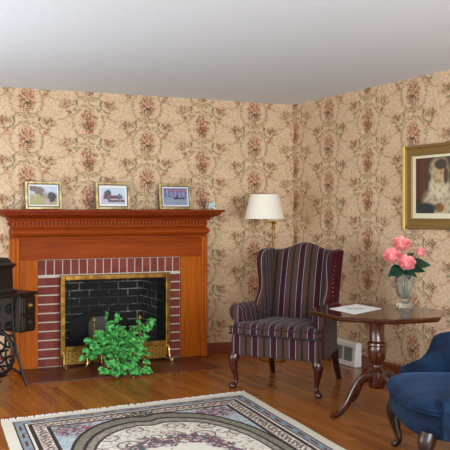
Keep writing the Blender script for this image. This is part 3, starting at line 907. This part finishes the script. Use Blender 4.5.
# ------------------------------------------------------------------ octagonal pedestal table
TC = Vector((-.972, -2.50, 0)); TZ = .70
tb = thing('pedestal_table', 'dark octagonal pedestal table with four splayed legs beside the striped armchair', 'table', TC)
def octo(r, z): return [(r * math.cos(2.709 + k * PI / 4), r * math.sin(2.709 + k * PI / 4), z) for k in range(8)]
b = nb(); loft(b, [octo(.40, TZ - .040), octo(.43, TZ - .034), octo(.444, TZ - .022), octo(.446, TZ - .014), octo(.452, TZ - .010), octo(.452, TZ - .003), octo(.448, TZ)])
obj('tabletop', b, M_mahogt, tb, auto=20)
b = nb(); lathe(b, [(.10, .66), (.10, .645), (.055, .635), (.050, .60), (.048, .50), (.052, .492), (.062, .485), (.064, .472), (.056, .462), (.060, .445), (.060, .42), (.054, .38), (.040, .35), (.030, .34), (.034, .332), (.034, .322), (.028, .315), (.040, .305), (.052, .295), (.054, .20), (.048, .185), (.03, .178)], seg=28); obj('pedestal', b, M_mahog, tb)
for k in range(4):
    a = rad(177 + 90 * k); c, s = math.cos(a), math.sin(a)
    b = nb()
    pts = [(.03, .245), (.085, .262), (.14, .235), (.19, .165), (.24, .085), (.295, .036), (.335, .028), (.352, .034)]
    tube(b, [(c * r, s * r, z) for r, z in pts], [.040, .036, .030, .026, .023, .021, .023, .022], 10, 4, flat=.62)
    lg = obj('leg', b, M_mahog, tb)
    b = nb(); ball(b, (c * .342, s * .342, .013), .0125, 10, 8); obj('brass_caster', b, M_brass, lg)

# vase
VX = Vector((-.700, -2.455, TZ))
vs = thing('glass_vase', 'cut crystal footed vase holding pink flowers on the octagonal table', 'vase', VX)
b = nb(); segs = 32
prof = [(.046, .001), (.050, .006), (.046, .022), (.030, .038), (.022, .048), (.024, .058), (.034, .075), (.046, .11), (.052, .16), (.056, .205), (.062, .232), (.058, .232), (.052, .205), (.048, .16), (.041, .11), (.028, .08), (.012, .066)]
rings = []
for i, (r, z) in enumerate(prof):
    r *= 1.14; amp = .05 if (i in (1, 2, 7, 8, 9)) else .02
    rings.append([((r * (1 + amp * math.cos(8 * 2 * PI * k / segs + (PI if i % 2 else 0)))) * math.cos(2 * PI * k / segs), (r * (1 + amp * math.cos(8 * 2 * PI * k / segs + (PI if i % 2 else 0)))) * math.sin(2 * PI * k / segs), z) for k in range(segs)])
loft(b, rings); obj('vase_body', b, M_glass, vs, auto=25)

# camera-facing directions on the table: e = right along the view, t = toward the viewer
EX = Vector((.9215, -.390, 0)); TX = Vector((-.388, -.921, 0))
def flower(label, off, r, petals, name='pink_flower', leafs=(), seed=1, bud=False):
    rr = random.Random(seed)
    head = EX * off[0] + TX * off[1] + Vector((0, 0, off[2]))
    t = thing(name, label, 'flower', VX, 0, 'pink flowers in the crystal vase')
    b = nb(); foot = Vector((head.x * .12, head.y * .12, .075)); neck = Vector((head.x * .3, head.y * .3, .23))
    tube(b, spline([foot, neck, head - Vector((0, 0, r * .4))], 5), .003, 6); obj('stem', b, M_leafd, t)
    b = nb()
    axis = (TX * .75 + Vector((0, 0, .65)) + EX * off[0] * 2).normalized()
    s1 = axis.cross(Vector((0, 0, 1))).normalized(); s2 = axis.cross(s1).normalized()
    for lay, (cnt, rad_, op) in enumerate(petals):
        for k in range(cnt):
            a = 2 * PI * k / cnt + lay * .5 + rr.uniform(-.2, .2)
            od = s1 * math.cos(a) + s2 * math.sin(a); td = axis.cross(od)
            w = rad_ * .62 * rr.uniform(.9, 1.15)
            n_, m_ = 5, 5
            grid = []
            for i in range(n_ + 1):
                u_ = i / n_; row = []
                for j in range(m_ + 1):
                    v_ = j / m_ * 2 - 1
                    rad2 = rad_ * (math.sin(op * u_)) * (1 - .12 * v_ * v_)
                    hgt = rad_ * (1 - math.cos(op * u_)) * .9 - rad_ * .25 + (.02 * rad_ * math.sin(9 * v_ + k))
                    if u_ > .7: rad2 += rad_ * .12 * (u_ - .7) / .3; 
                    wid = w * math.sin(PI * (.12 + .62 * u_)) * v_
                    ruff = rad_ * .07 * math.sin(5 * v_ + k * 2) * u_
                    row.append(b.verts.new(head + od * (rad2 - abs(v_) ** 2 * w * .3 * u_) + td * wid + axis * (hgt + ruff)))
                grid.append(row)
            for i in range(n_):
                for j in range(m_): b.faces.new((grid[i][j], grid[i][j + 1], grid[i + 1][j + 1], grid[i + 1][j]))
    obj('bloom', b, M_pink, t, auto=0)
    if leafs:
        b = nb()
        for e_, q_, z_, L_, dz in leafs:
            p0 = head * .55 + Vector((0, 0, z_))
            d = EX * e_ + TX * q_ + Vector((0, 0, dz)); leaflet(b, Vector((neck.x, neck.y, z_)), d, TX * .8 + Vector((0, 0, .8)), L_, L_ * .30)
        obj('leaf', b, M_leafd, t, auto=0)
PET = [(5, .022, 2.3), (6, .036, 1.9), (7, .050, 1.55), (8, .062, 1.25)]
flower('pink bloom topmost of the bunch in the crystal vase', (-.024, .0, .430), .06, PET, leafs=((.4, .3, .32, .09, .5), (.8, .5, .30, .10, .1), (-.5, .2, .30, .09, .4)), seed=1)
flower('pink bloom leaning furthest left in the crystal vase', (-.090, .02, .350), .06, PET, leafs=((-.8, .4, 0.288, .10, -.2), (-.5, .8, 0.273, .10, -.5), (-.9, .2, 0.268, .11, -.35)), seed=2)
flower('pink bloom facing forward lowest in the crystal vase', (-.008, .05, .305), .06, PET, leafs=((.5, .8, 0.268, .10, -.35), (.1, .9, 0.263, .09, -.6), (.9, .3, 0.278, .10, -.1), (.9, .5, 0.263, .09, -.45)), seed=3)
flower('small pink bud furthest right in the crystal vase', (.102, .0, .375), .03, [(5, .016, 2.5), (6, .026, 2.1), (5, .034, 1.7)], leafs=((1, .1, .30, .15, .08), (.8, .4, .31, .09, .35), (.9, .2, .27, .11, -.05)), seed=4)

# sheet of paper
def m_sheet():
    M = Mat('printed_sheet', rgb(238, 238, 240), .6); p = M.coords()
    n = M.noise(M.vec(p[0], p[1], 0), 28, 3, .6); d = ((p[0] / .085).pw(2.0) + (p[1] / .05).pw(2.0))
    M.color(M.mix((d + (n - .5) * 3.0).sm(1.1, .5) * n.sm(.42, .55) * .8, rgb(238, 238, 240), rgb(120, 124, 136))); return M.m
b = nb()
q = [(-1.215, -2.318), (-.876, -2.170), (-.886, -2.456), (-1.243, -2.626)]
cx_ = sum(p[0] for p in q) / 4; cy_ = sum(p[1] for p in q) / 4
prism(b, [(x - cx_, y - cy_) for x, y in q], 0, .0015)
pp = obj('paper_sheet', b, m_sheet(), smooth=False); pp.location = (cx_ + .005, cy_ + .02, TZ + .0008)
tag(pp, 'white sheet of paper with a faint grey print on the octagonal table', 'paper')

# ------------------------------------------------------------------ blue velvet chair
bc = thing('slipper_chair', 'blue velvet low-backed chair with dark cabriole legs', 'armchair', (-1.49, -3.43, 0), rad(242.7))
# local: x toward the viewer's side, y to the chair's back
def dshape(rx, fy, by, k=1.0, n=40, bow=.10):
    pts = []
    for i in range(n):
        a = 2 * PI * i / n
        c, s = math.cos(a), math.sin(a)
        x = rx * math.copysign(abs(c) ** .55, c)
        y = (by if s > 0 else fy) * (abs(s) ** (.75 if s > 0 else .6))
        if s < 0: y = -abs(y) - bow * 0
        pts.append((x * k, y * k + .28))
    return pts
def dring(k, z, sx=.43, f=.36, bk=.36): return [(x, y, z) for x, y in dshape(sx, f, bk, k)]
b = nb(); loft(b, [dring(.90, .235), dring(.965, .245), dring(1.0, .28), dring(1.0, .34), dring(.97, .36), dring(.9, .365)]); obj('seat_skirt', b, M_velvet, bc)
b = nb(); loft(b, [dring(.92, .352), dring(1.0, .362), dring(1.03, .385), dring(1.0, .41), dring(.92, .425), dring(.7, .438), dring(.4, .445), dring(.15, .447)]); obj('seat_cushion', b, M_velvet, bc)
b = nb(); r = dring(1.025, .37); tube(b, [Vector(p) for p in r] + [Vector(r[0])], .006, 6); obj('welt', b, M_velvet, bc)
# back shell: wraps from one front corner round the back to the other
b = nb(); rings = []
path = [(-.43, .045 + .315 * k / 32) for k in range(32)]
path += [(-.43 * math.cos(PI * k / 24) ** 1.0 if 0 else -.43 * math.copysign(abs(math.cos(PI * k / 24)) ** .75, math.cos(PI * k / 24)), .36 + .30 * abs(math.sin(PI * k / 24)) ** .75) for k in range(25)]
path += [(.43, .36 - .315 * (k + 1) / 32) for k in range(32)]
for i, (x, y) in enumerate(path):
    p0, p1 = path[max(i - 1, 0)], path[min(i + 1, len(path) - 1)]
    tx, ty = p1[0] - p0[0], p1[1] - p0[1]; ln = math.hypot(tx, ty); nx, ny = -ty / ln, tx / ln      # outward
    Yk = (.0, .045, .08, .16, .20, .224, .24, .276, .36, .70); Zk = (.44, .446, .466, .497, .538, .59, .628, .645, .66, .70)
    q = max(k for k in range(9) if y >= Yk[k]); top = Zk[q] + (Zk[q + 1] - Zk[q]) * (y - Yk[q]) / (Yk[q + 1] - Yk[q])
    th = .036 if y > .06 else .030
    sec = []
    for o_, z_ in ((-th, .26), (-th, .40), (-th * .95, top - .03), (-th * .6, top - .008), (0, top), (th * .6, top - .008), (th, top - .03), (th, .40), (th * .9, .26)):
        lean = .14 * max(0, z_ - .46)
        sec.append((x + nx * (o_ + lean), y + ny * (o_ + lean), z_))
    rings.append(sec)
loft(b, rings); obj('back_shell', b, M_velvet, bc, auto=60)
for sx in (-1, 1):
    b = nb(); xx = sx * .335; o_ = Vector((sx * .6, -.8, 0))
    def L2(d, z_): return (xx + o_.x * d, .0 + o_.y * d, z_)
    tube(b, [L2(0, .262), L2(.018, .22), L2(.02, .18), L2(.004, .11), L2(-.012, .06), L2(-.004, .03), L2(.016, .014), L2(.03, .011)], [.046, .044, .036, .024, .018, .017, .018, .011], 12, 4)
    obj('leg', b, M_ebony, bc)
    b = nb(); tube(b, [(sx * .25, .50, .26), (sx * .255, .53, .12), (sx * .26, .58, .002)], [.028, .022, .016], 8, 3); obj('rear_leg', b, M_ebony, bc)

# ------------------------------------------------------------------ treadle sewing machine
sw = thing('sewing_machine', 'antique treadle sewing machine in a dark wood cabinet left of the fireplace', 'sewing machine', (-3.31, -.789, 0), rad(33))
b = nb(); box(b, -.44, .44, -.21, .21, .715, .74); obj('tabletop', b, M_walnut, sw, bevel=.006)
def coffin(bm):
    def r(x0, x1, d, z): return [(x0, -d, z), (x1, -d, z), (x1, d, z), (x0, d, z)]
    x0, x1, d = -.26, .235, .14
    loft(bm, [r(x0 - .02, x1 + .02, d + .02, .7405), r(x0 - .02, x1 + .02, d + .02, .757), r(x0 - .006, x1 + .006, d + .006, .768), r(x0, x1, d, .775), r(x0 + .004, x1 - .004, d - .004, .925),
              r(x0 - .006, x1 + .006, d + .006, .94), r(x0 - .016, x1 + .016, d + .016, .952), r(x0 - .016, x1 + .016, d + .016, .962), r(x0 + .005, x1 - .005, d - .005, .972), r(x0 + .02, x1 - .02, d - .02, .995), r(x0 + .028, x1 - .028, d - .028, 1.008), r(x0 + .05, x1 - .05, d - .05, 1.012)])
b = nb(); coffin(b); obj('cover_box', b, M_walnut, sw, auto=20)
b = nb(); box(b, .265, .43, -.185, .12, .43, .7145); obj('drawer_case', b, M_walnut2, sw, bevel=.004)
for zc in (.505, .638):
    b = nb(); box(b, .275, .42, -.203, -.186, zc - .062, zc + .062); box(b, .287, .408, -.209, -.203, zc - .05, zc + .05)
    dr = obj('drawer', b, M_walnut2, sw, smooth=False, bevel=.004)
    b = nb(); ball(b, (.3475, -.225, zc), .014, 10, 8); lathe(b, [(.02, 0), (.02, .004), (.006, .008)], (0, 0, 0), 12)
    for v in b.verts:
        if v.co.length < .03: v.co = Vector((.3475 + v.co.x, -.209 - v.co.z * 2.2, zc + v.co.y))
    obj('knob', b, M_brass if zc > .6 else M_black, dr)
def bar(bm, pts, r, n=4): tube(bm, pts, r, 6, n)
for sx in (1, -1):
    b = nb(); X0 = .245 * sx
    F = .075 * sx
    for sy in (-1, 1):
        bar(b, [(X0, sy * .12, .712), (X0 + F * .15, sy * .115, .52), (X0 + F * .4, sy * .13, .30), (X0 + F * .8, sy * .18, .10), (X0 + F, sy * .205, .012)], .0115)
        # scrolls inside the frame
        for (cy, cz, r) in ((sy * .062, .60, .045), (sy * .06, .47, .04), (sy * .062, .33, .042), (sy * .075, .20, .05)):
            bar(b, [(X0 + F * .2, cy + r * k_ * math.cos(k * PI / 5) * (1 - k / 16), cz + r * math.sin(k * PI / 5) * (1 - k / 16)) for k in range(13) for k_ in (sy,)], .0095, 1)
    for z_, hw_ in ((.712, .13), (.40, .118), (.10, .175)): bar(b, [(X0 + F * (.8 if z_ < .2 else .3 if z_ < .5 else 0), -hw_, z_), (X0 + F * (.8 if z_ < .2 else .3 if z_ < .5 else 0), 0, z_ + (.05 if z_ < .2 else 0)), (X0 + F * (.8 if z_ < .2 else .3 if z_ < .5 else 0), hw_, z_)], .009)
    obj('iron_stand', b, M_iron, sw)
b = nb(); bar(b, [(-.29, .16, .12), (0, .16, .22), (.29, .16, .12)], .009); bar(b, [(-.29, .16, .30), (0, .16, .20), (.29, .16, .30)], .009); obj('cross_brace', b, M_iron, sw)
b = nb(); wc_ = Vector((.155, -.055, .285)); rw = .165
tube(b, [wc_ + Vector((0, rw * math.cos(k * PI / 18), rw * math.sin(k * PI / 18))) for k in range(37)], .014, 8)
tube(b, [wc_ + Vector((0, .085 * math.cos(k * PI / 12), .085 * math.sin(k * PI / 12))) for k in range(25)], .008, 8)
for k in range(6):
    a = k * PI / 3; a2 = a + .5
    bar(b, [wc_, wc_ + Vector((0, .08 * math.cos(a2), .08 * math.sin(a2))), wc_ + Vector((0, rw * math.cos(a), rw * math.sin(a)))], .008)
ball(b, wc_, .03, 10, 8); tube(b, [wc_ - Vector((.03, 0, 0)), wc_ + Vector((.11, 0, 0))], .009, 8)
obj('drive_wheel', b, M_iron, sw)
b = nb(); box(b, -.17, .12, -.13, .11, .07, .082)
for k in range(6): box(b, -.16 + k * .05, -.14 + k * .05, -.13, .11, .082, .088)
tube(b, [(-.31, 0, .076), (.31, 0, .076)], .008, 8)
obj('treadle', b, M_iron, sw)

# ------------------------------------------------------------------ light
w = bpy.data.worlds.new('world'); SC.world = w; w.use_nodes = True
bg = w.node_tree.nodes['Background']; bg.inputs[0].default_value = (.75, .85, 1, 1); bg.inputs[1].default_value = 1.0
def window_light(name, loc, rot, sx, sy, power, color):
    l = bpy.data.lights.new(name, 'AREA'); l.shape = 'RECTANGLE'; l.size = sx; l.size_y = sy; l.energy = power; l.color = color
    o = bpy.data.objects.new(name, l); COL.objects.link(o); o.location = loc; o.rotation_euler = rot
for a0, a1, z0, z1 in WF:
    window_light('window_daylight', ((a0 + a1) / 2, YF - .02, (z0 + z1) / 2), (rad(90), 0, 0), a1 - a0, z1 - z0, 128, (.83, .94, 1))
for i, (a0, a1, z0, z1) in enumerate(WL):
    window_light('window_daylight', (XL - .02, (a0 + a1) / 2, (z0 + z1) / 2), (rad(90), 0, rad(-90)), a1 - a0, z1 - z0, (9, 44, 16)[i], (.83, .94, 1))
SC.view_settings.view_transform = 'Standard'; SC.view_settings.look = 'None'
SC.view_settings.exposure = .12; SC.view_settings.gamma = 1.0; SC.view_settings.use_curve_mapping = False
SC.cycles.use_denoising = True
SC.cycles.max_bounces = 10; SC.cycles.diffuse_bounces = 6
